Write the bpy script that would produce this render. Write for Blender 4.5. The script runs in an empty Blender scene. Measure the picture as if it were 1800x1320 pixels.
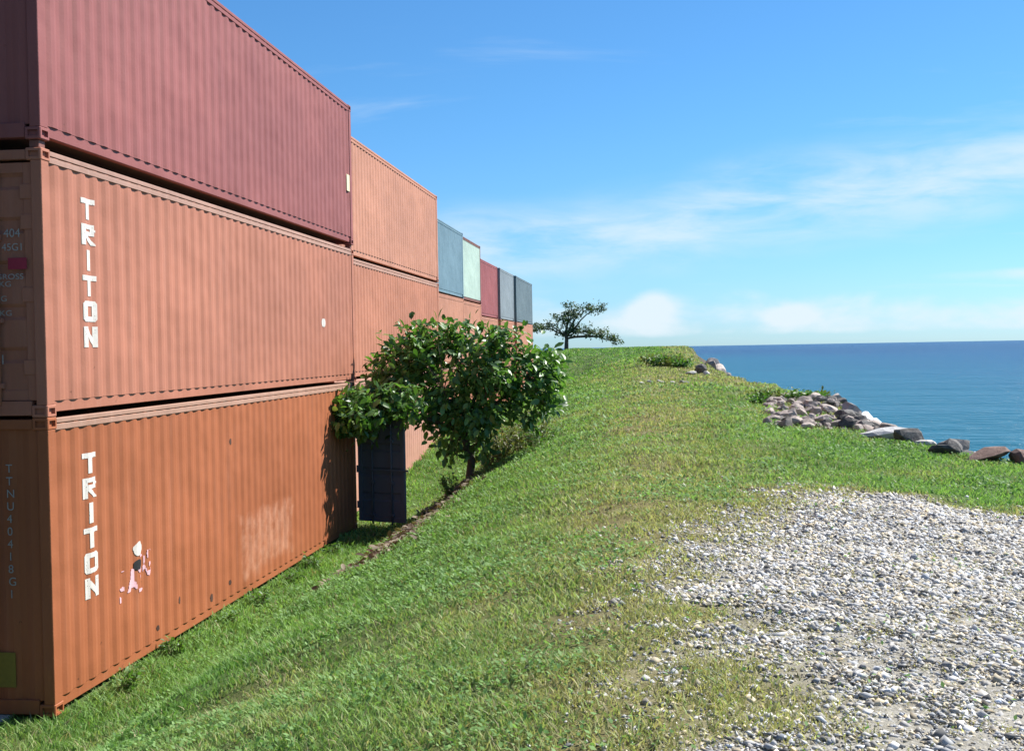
import bpy, bmesh, math, random
import numpy as np
from mathutils import Vector, Matrix, Euler

SC = bpy.context.scene
COL = SC.collection
R = math.radians
random.seed(7)
rng = np.random.default_rng(11)

# ------------------------------------------------------------------ camera
# world: Y runs along the container wall, X = 0 is the sea-side face of the near stack, Z = 0 its base
CAM = (5.77, -10.95, 3.48)
YAW, PIT, ROL, FPX = -0.115, -0.022, -0.0175, 2110.0
cam = bpy.data.cameras.new('camera')
cam_o = bpy.data.objects.new('camera', cam)
COL.objects.link(cam_o)
F = Vector((math.sin(YAW)*math.cos(PIT), math.cos(YAW)*math.cos(PIT), math.sin(PIT)))
R0 = Vector((math.cos(YAW), -math.sin(YAW), 0))
U0 = R0.cross(F)
RV = math.cos(ROL)*R0 + math.sin(ROL)*U0
UV = -math.sin(ROL)*R0 + math.cos(ROL)*U0
m = Matrix((RV, UV, -F)).transposed().to_4x4()
m.translation = Vector(CAM)
cam_o.matrix_world = m
cam.sensor_width = 36
cam.lens = 36*FPX/1800
cam.clip_start = 0.1
cam.clip_end = 60000
SC.camera = cam_o

# ------------------------------------------------------------------ sun, sky, exposure
SUN_AZ, SUN_EL = R(51), R(46)          # azimuth measured from +Y towards +X
world = bpy.data.worlds.new('World')
SC.world = world
world.use_nodes = True
SUN_STRENGTH, SKY_STRENGTH, EXPOSURE = 5.0, 0.050, 0.90
SC.view_settings.view_transform = 'Standard'
SC.view_settings.look = 'None'
SC.view_settings.gamma = 1
SC.view_settings.use_curve_mapping = False
SC.view_settings.exposure = EXPOSURE
SC.render.engine = 'CYCLES'
SC.cycles.use_denoising = True
SC.cycles.max_bounces = 6
SC.cycles.transparent_max_bounces = 6

sl = bpy.data.lights.new('sun', 'SUN')
sl.energy = SUN_STRENGTH
sl.angle = R(0.53)
sl.color = (1.0, 0.955, 0.88)
so = bpy.data.objects.new('sun', sl)
COL.objects.link(so)
sdir = Vector((math.sin(SUN_AZ)*math.cos(SUN_EL), math.cos(SUN_AZ)*math.cos(SUN_EL), math.sin(SUN_EL)))
so.rotation_euler = sdir.to_track_quat('Z', 'Y').to_euler()
so.location = (30, 20, 40)

class NT:
    """tiny node helper"""
    def __init__(s, tree):
        s.t = tree; s.n = tree.nodes; s.l = tree.links
    def new(s, typ, **kw):
        n = s.n.new(typ)
        for k, v in kw.items():
            setattr(n, k, v)
        return n
    def put(s, sock, v):
        if v is None: return
        if hasattr(v, 'links') or hasattr(v, 'is_linked'):
            s.l.new(v, sock)
        else:
            sock.default_value = v
    def math(s, op, a, b=None, c=None, clamp=False):
        n = s.new('ShaderNodeMath', operation=op, use_clamp=clamp)
        for i, v in enumerate((a, b, c)):
            s.put(n.inputs[i], v)
        return n.outputs[0]
    def mix(s, fac, a, b, blend='MIX'):
        n = s.new('ShaderNodeMix', data_type='RGBA', blend_type=blend)
        s.put(n.inputs[0], fac); s.put(n.inputs[6], col4(a)); s.put(n.inputs[7], col4(b))
        return n.outputs[2]
    def noise(s, vec, scale=5, detail=3, rough=.55, dist=0):
        n = s.new('ShaderNodeTexNoise')
        s.put(n.inputs['Vector'], vec)
        n.inputs['Scale'].default_value = scale
        n.inputs['Detail'].default_value = detail
        n.inputs['Roughness'].default_value = rough
        n.inputs['Distortion'].default_value = dist
        return n.outputs[0]
    def ramp(s, fac, lo, hi, smooth=True):
        n = s.new('ShaderNodeMapRange', interpolation_type='SMOOTHSTEP' if smooth else 'LINEAR')
        s.put(n.inputs[0], fac); s.put(n.inputs[1], lo); s.put(n.inputs[2], hi)
        return n.outputs[0]
    def scale(s, vec, v, loc=(0, 0, 0)):
        n = s.new('ShaderNodeMapping')
        s.put(n.inputs[0], vec)
        n.inputs['Location'].default_value = loc
        n.inputs['Scale'].default_value = v
        return n.outputs[0]
    def bump(s, h, strength=.3, dist=.02):
        n = s.new('ShaderNodeBump')
        s.put(n.inputs['Height'], h)
        n.inputs['Strength'].default_value = strength
        n.inputs['Distance'].default_value = dist
        return n.outputs[0]

def col4(c):
    if isinstance(c, (tuple, list)) and len(c) == 3:
        return (*c, 1)
    return c

w = NT(world.node_tree)
w.n.clear()
out = w.new('ShaderNodeOutputWorld')
bg = w.new('ShaderNodeBackground')
sky = w.new('ShaderNodeTexSky', sky_type='NISHITA')
sky.sun_disc = False
sky.sun_elevation = SUN_EL
sky.sun_rotation = SUN_AZ
sky.altitude = 0
sky.air_density = 1.0
sky.dust_density = 0.2
sky.ozone_density = 2.0
tc = w.new('ShaderNodeTexCoord')
sep = w.new('ShaderNodeSeparateXYZ')
w.l.new(tc.outputs['Generated'], sep.inputs[0])
dx, dy, dz = sep.outputs
az = w.math('ARCTAN2', dx, dy)
el = w.math('ARCSINE', dz)
cmb = w.new('ShaderNodeCombineXYZ')
w.l.new(az, cmb.inputs[0]); w.l.new(el, cmb.inputs[1])
ae = cmb.outputs[0]
# thin streaky veil, drifting upward to one side
wob = w.noise(w.scale(ae, (5, 9, 1), (2.3, .4, 0)), 1.0, 3)
line = w.math('ADD', w.math('MULTIPLY', az, 0.125), 0.098)
off = w.math('SUBTRACT', el, line)
off = w.math('ADD', off, w.math('MULTIPLY', w.math('SUBTRACT', wob, 0.5), 0.05))
veil = w.math('SUBTRACT', 1.0, w.ramp(w.math('ABSOLUTE', off), 0.002, 0.052))
tex = w.noise(w.scale(ae, (9, 42, 1), (.7, 1.9, 0)), 1.0, 5, .6, .4)
veil = w.math('MULTIPLY', veil, w.ramp(tex, 0.22, 0.72))
# general thin high cloud, everywhere, sparse
pl = w.new('ShaderNodeVectorMath', operation='DIVIDE')
den = w.math('ADD', w.math('ABSOLUTE', dz), 0.16)
dcm = w.new('ShaderNodeCombineXYZ')
for i in range(3): w.l.new(den, dcm.inputs[i])
w.l.new(tc.outputs['Generated'], pl.inputs[0]); w.l.new(dcm.outputs[0], pl.inputs[1])
gen = w.noise(w.scale(pl.outputs[0], (.9, 2.4, 1), (4.1, 1.2, 0)), 1.0, 6, .58, .5)
gen = w.math('MULTIPLY', w.ramp(gen, .57, .82), 0.35)
# low cumulus bank along the horizon
cu = w.noise(w.scale(ae, (13, 26, 1), (1.35, .23, 0)), 1.0, 6, .55, .2)
band = w.math('MULTIPLY', w.ramp(el, 0.0, 0.012), w.math('SUBTRACT', 1.0, w.ramp(el, 0.022, 0.075)))
def blob(a0, e0, ra, re):
    a = w.math('DIVIDE', w.math('SUBTRACT', az, a0), ra)
    b = w.math('DIVIDE', w.math('SUBTRACT', el, e0), re)
    d = w.math('ADD', w.math('MULTIPLY', a, a), w.math('MULTIPLY', b, b))
    return w.math('EXPONENT', w.math('MULTIPLY', d, -1.0))
boost = w.math('ADD', blob(0.002, 0.031, 0.020, 0.017), w.math('MULTIPLY', blob(0.112, 0.023, 0.02, 0.009), .8))
boost = w.math('ADD', boost, w.math('MULTIPLY', blob(.285, .052, .07, .007), .7))
cum = w.ramp(w.math('ADD', w.math('MULTIPLY', cu, band), w.math('MULTIPLY', boost, 0.50)), 0.34, 0.72)
cum = w.math('MULTIPLY', cum, .9)
cloud = w.math('MAXIMUM', w.math('MAXIMUM', w.math('MULTIPLY', veil, .72), gen), cum)
# Nishita is a little too violet for a tropical sky: shift it towards cyan
skyc = w.mix(1.0, sky.outputs[0], w.mix(w.ramp(el, -.02, .22), (0.68, 1.10, 1.75), (0.58, 1.13, 1.58)), 'MULTIPLY')
fin = w.mix(cloud, skyc, (8.8, 10.0, 10.8))
w.l.new(fin, bg.inputs[0])
bg.inputs[1].default_value = SKY_STRENGTH
w.l.new(bg.outputs[0], out.inputs[0])

# ------------------------------------------------------------------ helpers
def tag(o, label=None, cat=None, group=None, kind=None):
    if label: o['label'] = label
    if cat: o['category'] = cat
    if group: o['group'] = group
    if kind: o['kind'] = kind
    return o

def link(name, me, mat=None, parent=None, loc=None):
    o = bpy.data.objects.new(name, me)
    COL.objects.link(o)
    if mat is not None and not me.materials:
        me.materials.append(mat)
    if parent is not None: o.parent = parent
    if loc is not None: o.location = loc
    return o

def empty(name, loc=(0, 0, 0), rz=0):
    o = bpy.data.objects.new(name, None)
    COL.objects.link(o)
    o.empty_display_size = .2
    o.location = loc
    o.rotation_euler = (0, 0, rz)
    return o

def np_mesh(name, co, faces, cols=None, smooth=False):
    """co (n,3), faces (m,k) all the same k"""
    me = bpy.data.meshes.new(name)
    co = np.asarray(co, np.float32); faces = np.asarray(faces, np.int32)
    n, k = len(faces), faces.shape[1]
    me.vertices.add(len(co)); me.vertices.foreach_set('co', co.ravel())
    me.loops.add(n*k); me.loops.foreach_set('vertex_index', faces.ravel())
    me.polygons.add(n)
    me.polygons.foreach_set('loop_start', np.arange(0, n*k, k, dtype=np.int32))
    me.polygons.foreach_set('loop_total', np.full(n, k, np.int32))
    if smooth:
        me.polygons.foreach_set('use_smooth', np.ones(n, bool))
    me.update(calc_edges=True)
    if cols is not None:
        a = me.color_attributes.new('tint', 'FLOAT_COLOR', 'POINT')
        c = np.ones((len(co), 4), np.float32); c[:, :3] = cols
        a.data.foreach_set('color', c.ravel())
    return me

class MB:
    """collects boxes, prisms and tubes into one mesh"""
    def __init__(s): s.v = []; s.f = []
    def quad_box(s, a, b):
        i = len(s.v); (x0, y0, z0), (x1, y1, z1) = a, b
        s.v += [(x0, y0, z0), (x1, y0, z0), (x1, y1, z0), (x0, y1, z0), (x0, y0, z1), (x1, y0, z1), (x1, y1, z1), (x0, y1, z1)]
        s.f += [tuple(i+k for k in q) for q in ((0, 3, 2, 1), (4, 5, 6, 7), (0, 1, 5, 4), (1, 2, 6, 5), (2, 3, 7, 6), (3, 0, 4, 7))]
        return s
    def tube(s, pts, rad, n=8, cap=True):
        pts = [Vector(p) for p in pts]
        base = len(s.v); ref = Vector((.31, .17, .93))
        for j, p in enumerate(pts):
            d = (pts[min(j+1, len(pts)-1)] - pts[max(j-1, 0)]).normalized()
            a = d.cross(ref)
            if a.length < .1: a = d.cross(Vector((1, 0, 0)))
            a.normalize(); b = d.cross(a)
            r = rad[j] if isinstance(rad, (list, tuple)) else rad
            for k in range(n):
                t = 2*math.pi*k/n
                s.v.append(tuple(p + a*(r*math.cos(t)) + b*(r*math.sin(t))))
        for j in range(len(pts)-1):
            for k in range(n):
                k2 = (k+1) % n
                s.f.append((base+j*n+k, base+j*n+k2, base+(j+1)*n+k2, base+(j+1)*n+k))
        if cap:
            s.f.append(tuple(base+k for k in range(n))[::-1])
            s.f.append(tuple(base+(len(pts)-1)*n+k for k in range(n)))
        return s
    def mesh(s, name, bevel=0, smooth=False):
        me = bpy.data.meshes.new(name)
        me.from_pydata(s.v, [], s.f)
        if bevel:
            bm = bmesh.new(); bm.from_mesh(me)
            bmesh.ops.bevel(bm, geom=bm.edges[:], offset=bevel, segments=1, affect='EDGES')
            bm.to_mesh(me); bm.free()
        if smooth:
            me.polygons.foreach_set('use_smooth', np.ones(len(me.polygons), bool))
        me.update()
        return me

def box(a, b, bevel=0.004, name='box'):
    return MB().quad_box(a, b).mesh(name, bevel)

# value noise in numpy
_tab = rng.random((256, 256)).astype(np.float32)
def vnoise(x, y):
    x = np.asarray(x, float); y = np.asarray(y, float)
    xi = np.floor(x).astype(int); yi = np.floor(y).astype(int)
    fx = x-xi; fy = y-yi
    fx = fx*fx*(3-2*fx); fy = fy*fy*(3-2*fy)
    g = lambda a, b: _tab[a & 255, b & 255]
    return (g(xi, yi)*(1-fx)+g(xi+1, yi)*fx)*(1-fy)+(g(xi, yi+1)*(1-fx)+g(xi+1, yi+1)*fx)*fy
def fbm(x, y, o=3):
    s = 0; a = .5; t = 0
    for i in range(o):
        s = s+a*vnoise(x*2**i+17*i, y*2**i+9*i); t += a; a *= .5
    return s/t
def sm(a, b, x):
    t = np.clip((np.asarray(x, float)-a)/(b-a), 0, 1)
    return t*t*(3-2*t)

# ------------------------------------------------------------------ the lie of the land
SEA = -1.25
def edge_x(Y):
    e = np.interp(Y, [-30, 2, 7.5, 10.6, 12.5, 24, 35, 48, 60, 82, 110, 170], [15, 12.8, 11.9, 10.6, 10.3, 10.0, 8.5, 8.2, 8.4, 8.8, 8.4, 2])
    return e + .5*(vnoise(np.asarray(Y)*.5, 3.3)-.5)
def bank_top(Y):
    Y = np.asarray(Y, float)
    t = np.clip(Y, 0, 200)
    z = np.minimum(1.76+1.66*(t/86)**1.15, 3.42)
    return z - 7*sm(112, 170, Y)
def ground_z(X, Y):
    X = np.asarray(X, float); Y = np.asarray(Y, float)
    zb = bank_top(Y)
    zw = 1.15*sm(13.5, 29, Y)*sm(-.75, -.45, X) - 1.5*sm(110, 170, Y)
    # far away the ground behind the row comes up as well
    zw = zw + (zb-.1-zw)*sm(66, 84, Y)
    p = np.interp(X, [.55, 1.0, 1.5, 1.95, 2.3, 3.0, 3.8, 5.5], [0, .06, .22, .43, .50, .65, .81, 1.0])
    z = zw+(zb-zw)*p
    # gully at the foot of the bank
    gx = np.interp(Y, [3, 12.6], [2.30, 2.10])
    u = X-gx+(fbm(X*1.7, Y*1.3)-.5)*.30
    z = z - .30*np.exp(-(u/np.where(u > 0, .10, .38))**2)*sm(3, 4.4, Y)*(1-sm(12.2, 13.2, Y))
    # little mound where the rubble lies
    z = z + .14*np.exp(-(((X-9.6)/1.2)**2+((Y-19.0)/3.2)**2))
    z = z - .075*np.clip(X-7.6, 0, 5)*sm(30, 14, Y)
    # rip-rap slope into the sea
    ex = edge_x(Y)
    over = np.clip(X-ex, 0, None)
    z = z - over*.62 - .25*sm(0, .5, over)
    z = np.maximum(z, SEA-2.5)
    bump = (fbm(X*.7, Y*.7)-.5)*.14 + (fbm(X*2.3+5, Y*2.3)-.5)*.06
    bump = bump*sm(-.2, 1.2, X)
    return z+bump-.02

def gravel_mask(X, Y):
    bx = np.interp(Y, [-12, -6, -1.3, .5, 4.1], [4.7, 4.65, 4.75, 5.4, 6.5])
    by = np.interp(X, [6, 7.5, 9.6, 13], [5.2, 5.0, 3.0, .1])
    n = fbm(X*1.3+3, Y*1.3, 3)-.5
    return sm(0, 3.2, X-bx+n*1.7)*sm(-.4, 1.6, by-Y+n*1.6)
def soil_mask(X, Y):
    gx = np.interp(Y, [3, 12.6], [2.30, 2.10])
    n = fbm(X*2.1+31, Y*1.1, 3)-.5
    a = np.exp(-((X-gx+.22+n*.5)/.50)**2)*sm(2.8, 4.6, Y)*(1-sm(12.6, 13.6, Y))
    return np.clip(a*(1.15+1.4*n), 0, 1)
def dry_mask(X, Y):
    n = fbm(X*.55+11, Y*.35+2, 3)
    g = gravel_mask(X, Y)
    near = np.exp(-((X-6.0)/1.7)**2)*sm(-13, -6, Y)*(1-sm(40, 70, Y))*.85
    edge = sm(2.6, .3, edge_x(Y)-X)*sm(9, 14, Y)*.7
    return np.clip(near*(.4+n)+edge*(.5+n)+sm(.0, .22, g)*.95+sm(.58, .8, n)*.45, 0, 1)

def mat(name):
    mt = bpy.data.materials.new(name)
    mt.use_nodes = True
    nt = NT(mt.node_tree)
    b = nt.n['Principled BSDF']
    return mt, nt, b

# ground: coloured by what it is made of (soil, dry thatch, gravel fines) through vertex weights
gm, nt, b = mat('turf_soil')
att = nt.new('ShaderNodeAttribute', attribute_name='tint')
geo = nt.new('ShaderNodeNewGeometry')
n1 = nt.noise(geo.outputs['Position'], 9, 5, .6)
n2 = nt.noise(geo.outputs['Position'], 60, 3, .6)
c = nt.mix(nt.ramp(n1, .35, .7), att.outputs['Color'], nt.mix(1.0, att.outputs['Color'], (.62, .6, .55), 'MULTIPLY'))
c = nt.mix(nt.ramp(n2, .45, .75), c, nt.mix(1.0, c, (1.35, 1.32, 1.25), 'MULTIPLY'))
nt.l.new(c, b.inputs['Base Color'])
b.inputs['Roughness'].default_value = .95
b.inputs['Specular IOR Level'].default_value = .1
nt.l.new(nt.bump(nt.math('ADD', n1, n2), .6, .03), b.inputs['Normal'])

def axis(parts):
    a = []
    for lo, hi, st in parts:
        a.append(np.arange(lo, hi, st))
    a.append([parts[-1][1]])
    return np.concatenate(a)
gx_ = axis([(-90, -6, 6), (-6, -1, .6), (-1, 1.1, .16), (1.1, 2.6, .06), (2.6, 4, .16), (4, 12.6, .3), (12.6, 22, .8)])
gy_ = axis([(-16, -7, 1.5), (-7, 14, .22), (14, 40, .5), (40, 100, 1.5), (100, 176, 4)])
GX, GY = np.meshgrid(gx_, gy_)
GZ = ground_z(GX, GY)
gco = np.stack([GX, GY, GZ], -1).reshape(-1, 3)
ny_, nx_ = GX.shape
ii = (np.arange(ny_-1)[:, None]*nx_+np.arange(nx_-1)[None]).ravel()
gf = np.stack([ii, ii+1, ii+1+nx_, ii+nx_], -1)
fx, fy = gco[:, 0], gco[:, 1]
gcol = np.tile(np.array([.085, .145, .040]), (len(gco), 1))
def over(base, c, k):
    return base*(1-k[:, None])+np.array(c)*k[:, None]
gcol = over(gcol, (.19, .17, .08), dry_mask(fx, fy))
gcol = over(gcol, (.33, .315, .275), sm(.12, .7, gravel_mask(fx, fy)))
gcol = over(gcol, (.070, .052, .038), np.clip(soil_mask(fx, fy)*1.2, 0, 1))
gcol = over(gcol, (.11, .095, .075), sm(-.1, .7, fx-edge_x(fy)))
ground = link('ground', np_mesh('ground', gco, gf, gcol, True), gm)
tag(ground, kind='structure')

# concrete hardstanding under the near stack
cm, nt, b = mat('concrete')
tcn = nt.new('ShaderNodeNewGeometry')
n1 = nt.noise(tcn.outputs['Position'], 4, 6, .65)
nt.l.new(nt.mix(n1, (.30, .29, .27), (.46, .45, .42)), b.inputs['Base Color'])
b.inputs['Roughness'].default_value = .9
pad = link('pavement', box((-14, -16, -.22), (-.47, .12, .012), .01, 'pavement'), cm)
tag(pad, kind='structure')

# ------------------------------------------------------------------ sea
sm_, nt, b = mat('sea_water')
geo = nt.new('ShaderNodeNewGeometry')
sp = nt.new('ShaderNodeSeparateXYZ'); nt.l.new(geo.outputs['Position'], sp.inputs[0])
dist = nt.math('SUBTRACT', sp.outputs[0], 8.0)
pat = nt.noise(nt.scale(geo.outputs['Position'], (.012, .004, 1)), 1.0, 4, .6)
deep = nt.ramp(nt.math('ADD', dist, nt.math('MULTIPLY', nt.math('SUBTRACT', pat, .5), 110)), 5, 120)
c = nt.mix(deep, (.001, .090, .140), (.001, .052, .135))
far = nt.ramp(sp.outputs[1], 90, 900)
c = nt.mix(far, c, (.001, .026, .098))
stk = nt.noise(nt.scale(geo.outputs['Position'], (.0035, .028, 1), (7, 3, 0)), 1.0, 5, .62)
c = nt.mix(nt.math('MULTIPLY', nt.ramp(stk, .48, .72), .6), c, (.010, .090, .150))
c = nt.mix(nt.math('MULTIPLY', nt.ramp(stk, .48, .25), .5), c, (.003, .032, .080))
nt.l.new(c, b.inputs['Base Color'])
b.inputs['Roughness'].default_value = .22
b.inputs['IOR'].default_value = 1.33
b.inputs['Specular IOR Level'].default_value = .05
w1 = nt.noise(nt.scale(geo.outputs['Position'], (.55, .9, 1)), 1.0, 5, .62, .3)
w2 = nt.noise(nt.scale(geo.outputs['Position'], (.05, .09, 1)), 1.0, 4, .6)
nt.l.new(nt.bump(nt.math('ADD', w1, nt.math('MULTIPLY', w2, 3)), .9, .55), b.inputs['Normal'])
# whitecap flecks, tiny
fl = nt.noise(nt.scale(geo.outputs['Position'], (.22, .6, 1), (3, 8, 0)), 1.0, 6, .7)
sea_me = MB()
S = 30000
ys = [-60, 0, 40, 100, 300, 1000, 4000, S]
xs = [-S, -4000, -800, -100, 5, 60, 300, 1500, 6000, S]
vi = {}
for i, x in enumerate(xs):
    for j, y in enumerate(ys):
        vi[i, j] = len(sea_me.v); sea_me.v.append((x, y, SEA))
for i in range(len(xs)-1):
    for j in range(len(ys)-1):
        sea_me.f.append((vi[i, j], vi[i+1, j], vi[i+1, j+1], vi[i, j+1]))
sea = link('sea', sea_me.mesh('sea'), sm_)
tag(sea, kind='structure')

# ------------------------------------------------------------------ container paint
def paint(name, c, rust=.5, patch=False, gloss=.48, wear=1.0):
    mt, nt, b = mat(name)
    t = nt.new('ShaderNodeTexCoord').outputs['Object']
    c = Vector(c)
    big = nt.noise(nt.scale(t, (1, .35, .5)), 1.1, 4, .6)
    run_ = nt.noise(nt.scale(t, (5, 7.5, .42)), 1.0, 5, .62)
    fine = nt.noise(t, 38, 3, .6)
    base = nt.mix(nt.ramp(big, .3, .72), tuple(c*.92), tuple(c*1.08))
    base = nt.mix(nt.math('MULTIPLY', nt.ramp(run_, .5, .8), .22*wear), base, tuple(c*.55))
    chalk = tuple(Vector((c[0]*1.06+.05, c[1]*1.12+.05, c[2]*1.15+.05)))
    base = nt.mix(nt.math('MULTIPLY', nt.ramp(run_, .5, .22), .35*wear), base, chalk)
    if patch:
        sp = nt.new('ShaderNodeSeparateXYZ'); nt.l.new(t, sp.inputs[0])
        wob = nt.math('MULTIPLY', nt.math('SUBTRACT', nt.noise(t, 2.4, 4, .6), .5), 1.3)
        yy = nt.math('ABSOLUTE', nt.math('SUBTRACT', sp.outputs[1], 6.65))
        zz = nt.math('ABSOLUTE', nt.math('SUBTRACT', sp.outputs[2], .72))
        d = nt.math('MAXIMUM', nt.math('DIVIDE', yy, 1.3), nt.math('DIVIDE', zz, .47))
        k = nt.math('SUBTRACT', 1.0, nt.ramp(nt.math('ADD', d, wob), .62, 1.05))
        base = nt.mix(nt.math('MULTIPLY', k, nt.ramp(nt.noise(t, 5, 4, .6), .15, .75)), base, (.47, .215, .130))
    # rust freckles and runs
    sp1 = nt.noise(t, 3.1, 6, .68)
    spot = nt.math('MULTIPLY', nt.ramp(nt.math('ADD', sp1, nt.math('MULTIPLY', nt.math('SUBTRACT', fine, .5), .25)), .70, .76), rust)
    base = nt.mix(spot, base, (.075, .030, .016))
    drip = nt.noise(nt.scale(t, (9, 13, .22), (1.7, .3, .9)), 1.0, 4, .6)
    base = nt.mix(nt.math('MULTIPLY', nt.ramp(drip, .62, .76), .32*rust), base, (.11, .045, .024))
    dent = nt.noise(nt.scale(t, (1, .8, .9)), 1.3, 2, .5)
    nt.l.new(base, b.inputs['Base Color'])
    nt.l.new(nt.math('ADD', gloss, nt.math('MULTIPLY', big, .22)), b.inputs['Roughness'])
    b.inputs['Specular IOR Level'].default_value = .2
    nt.l.new(nt.bump(nt.math('ADD', nt.math('MULTIPLY', fine, .12), nt.math('MULTIPLY', dent, 3)), .35, .05), b.inputs['Normal'])
    return mt

M = {}
M['rust_low'] = paint('paint_rust_orange', (.345, .112, .048), .8, True)
M['rust_mid'] = paint('paint_rust_red', (.400, .160, .102), .6)
M['mauve'] = paint('paint_faded_maroon', (.280, .096, .088), .35, wear=.6)
M['salmon'] = paint('paint_salmon', (.49, .225, .145), .5)
M['salmon2'] = paint('paint_salmon_dull', (.44, .180, .110), .6)
M['pink'] = paint('paint_pale_pink', (.52, .27, .20), .4)
M['paleblue'] = paint('paint_pale_blue', (.155, .245, .295), .3)
M['brown'] = paint('paint_brown', (.20, .085, .065), .5)
M['mint'] = paint('paint_mint', (.43, .54, .46), .2)
M['red'] = paint('paint_dull_red', (.31, .095, .095), .4)
M['grey'] = paint('paint_light_grey', (.24, .275, .295), .3)
M['greyblue'] = paint('paint_grey_blue', (.14, .185, .205), .3)
for _k, _c in (('rust_low', (.40, .235, .17)), ('rust_mid', (.40, .235, .18)), ('salmon2', (.42, .24, .18))):
    M['rail_'+_k] = paint('paint_rail_'+_k, _c, 1.0, wear=1.6)
M['blue'] = paint('paint_dark_blue', (.115, .13, .16), .4)

def simple(name, c, rough=.6, metal=0.0, nscale=12, var=.25):
    mt, nt, b = mat(name)
    t = nt.new('ShaderNodeTexCoord').outputs['Object']
    n = nt.noise(t, nscale, 4, .6)
    c = Vector(c)
    nt.l.new(nt.mix(n, tuple(c*(1-var)), tuple(c*(1+var))), b.inputs['Base Color'])
    b.inputs['Roughness'].default_value = rough
    b.inputs['Metallic'].default_value = metal
    return mt
M['steel'] = simple('galvanised_steel', (.35, .35, .34), .5, .6)
M['rubber'] = simple('black_rubber', (.02, .02, .02), .8)
M['dark'] = simple('dark_interior', (.02, .016, .014), .9)
M['deck'] = simple('floor_boards', (.12, .08, .05), .9)
M['white'] = simple('white_lettering', (.64, .60, .54), .6, 0, 22, .22)
M['offwhite'] = simple('pale_stencil', (.36, .34, .32), .7, 0, 30, .2)
M['redink'] = simple('red_decal', (.34, .02, .05), .6, 0, 30, .2)
M['yellow'] = simple('yellow_decal', (.22, .17, .02), .6, 0, 30, .2)
M['black'] = simple('black_paint', (.015, .015, .018), .6)
M['pinkpaint'] = simple('pink_paint', (.72, .42, .46), .6, 0, 20, .15)

# ------------------------------------------------------------------ container
PITCH, DEPTH = .278, .017
def prof(s):
    """outward offset (0 = ridge, -DEPTH = valley) of the corrugated sheet at run s"""
    s = s % PITCH
    if s < .072: return 0.0
    if s < .140: return -DEPTH*(s-.072)/.068
    if s < .210: return -DEPTH
    return -DEPTH*(1-(s-.210)/.068)
def prof_stops(a, b):
    st = [a]
    k = math.floor(a/PITCH)-1
    while k*PITCH < b:
        for q in (0, .072, .140, .210):
            v = k*PITCH+q
            if a+1e-4 < v < b-1e-4: st.append(v)
        k += 1
    st.append(b)
    return st

def corr_sheet(name, a, b, z0, z1, thick=.003):
    """sheet running along local +y from a to b, facing +x, ridge at x = 0; a thin closed shell"""
    st = prof_stops(a, b)
    n = len(st); v = []; f = []
    for dx_ in (0, -thick):
        for z in (z0, z1):
            v += [(prof(s)+dx_, s, z) for s in st]
    for i in range(n-1):
        f.append((i, i+1, n+i+1, n+i))
        f.append((2*n+i, 3*n+i, 3*n+i+1, 2*n+i+1))
        f.append((n+i, n+i+1, 3*n+i+1, 3*n+i))
        f.append((i, 2*n+i, 2*n+i+1, i+1))
    f.append((0, n, 3*n, 2*n)); f.append((n-1, 3*n-1, 4*n-1, 2*n-1))
    me = bpy.data.meshes.new(name); me.from_pydata(v, [], f); me.update()
    return me

def casting_mesh(name):
    bm = bmesh.new()
    bmesh.ops.create_cube(bm, size=1)
    bmesh.ops.scale(bm, vec=(.162, .178, .118), verts=bm.verts)
    bmesh.ops.bevel(bm, geom=bm.edges[:], offset=.008, segments=1, affect='EDGES')
    fs = [f for f in bm.faces if f.calc_area() > .012 and abs(f.normal.z) < .5]
    for f in fs:
        r = bmesh.ops.inset_individual(bm, faces=[f], thickness=.03)
        d = f.normal.copy()
        r = bmesh.ops.extrude_discrete_faces(bm, faces=[f])
        nf = r['faces'][0]
        bmesh.ops.translate(bm, vec=-d*.03, verts=nf.verts)
    me = bpy.data.meshes.new(name); bm.to_mesh(me); bm.free()
    return me

WID = 2.438
_cache = {}
def cached(key, fn):
    if key not in _cache: _cache[key] = fn()
    return _cache[key]

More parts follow.
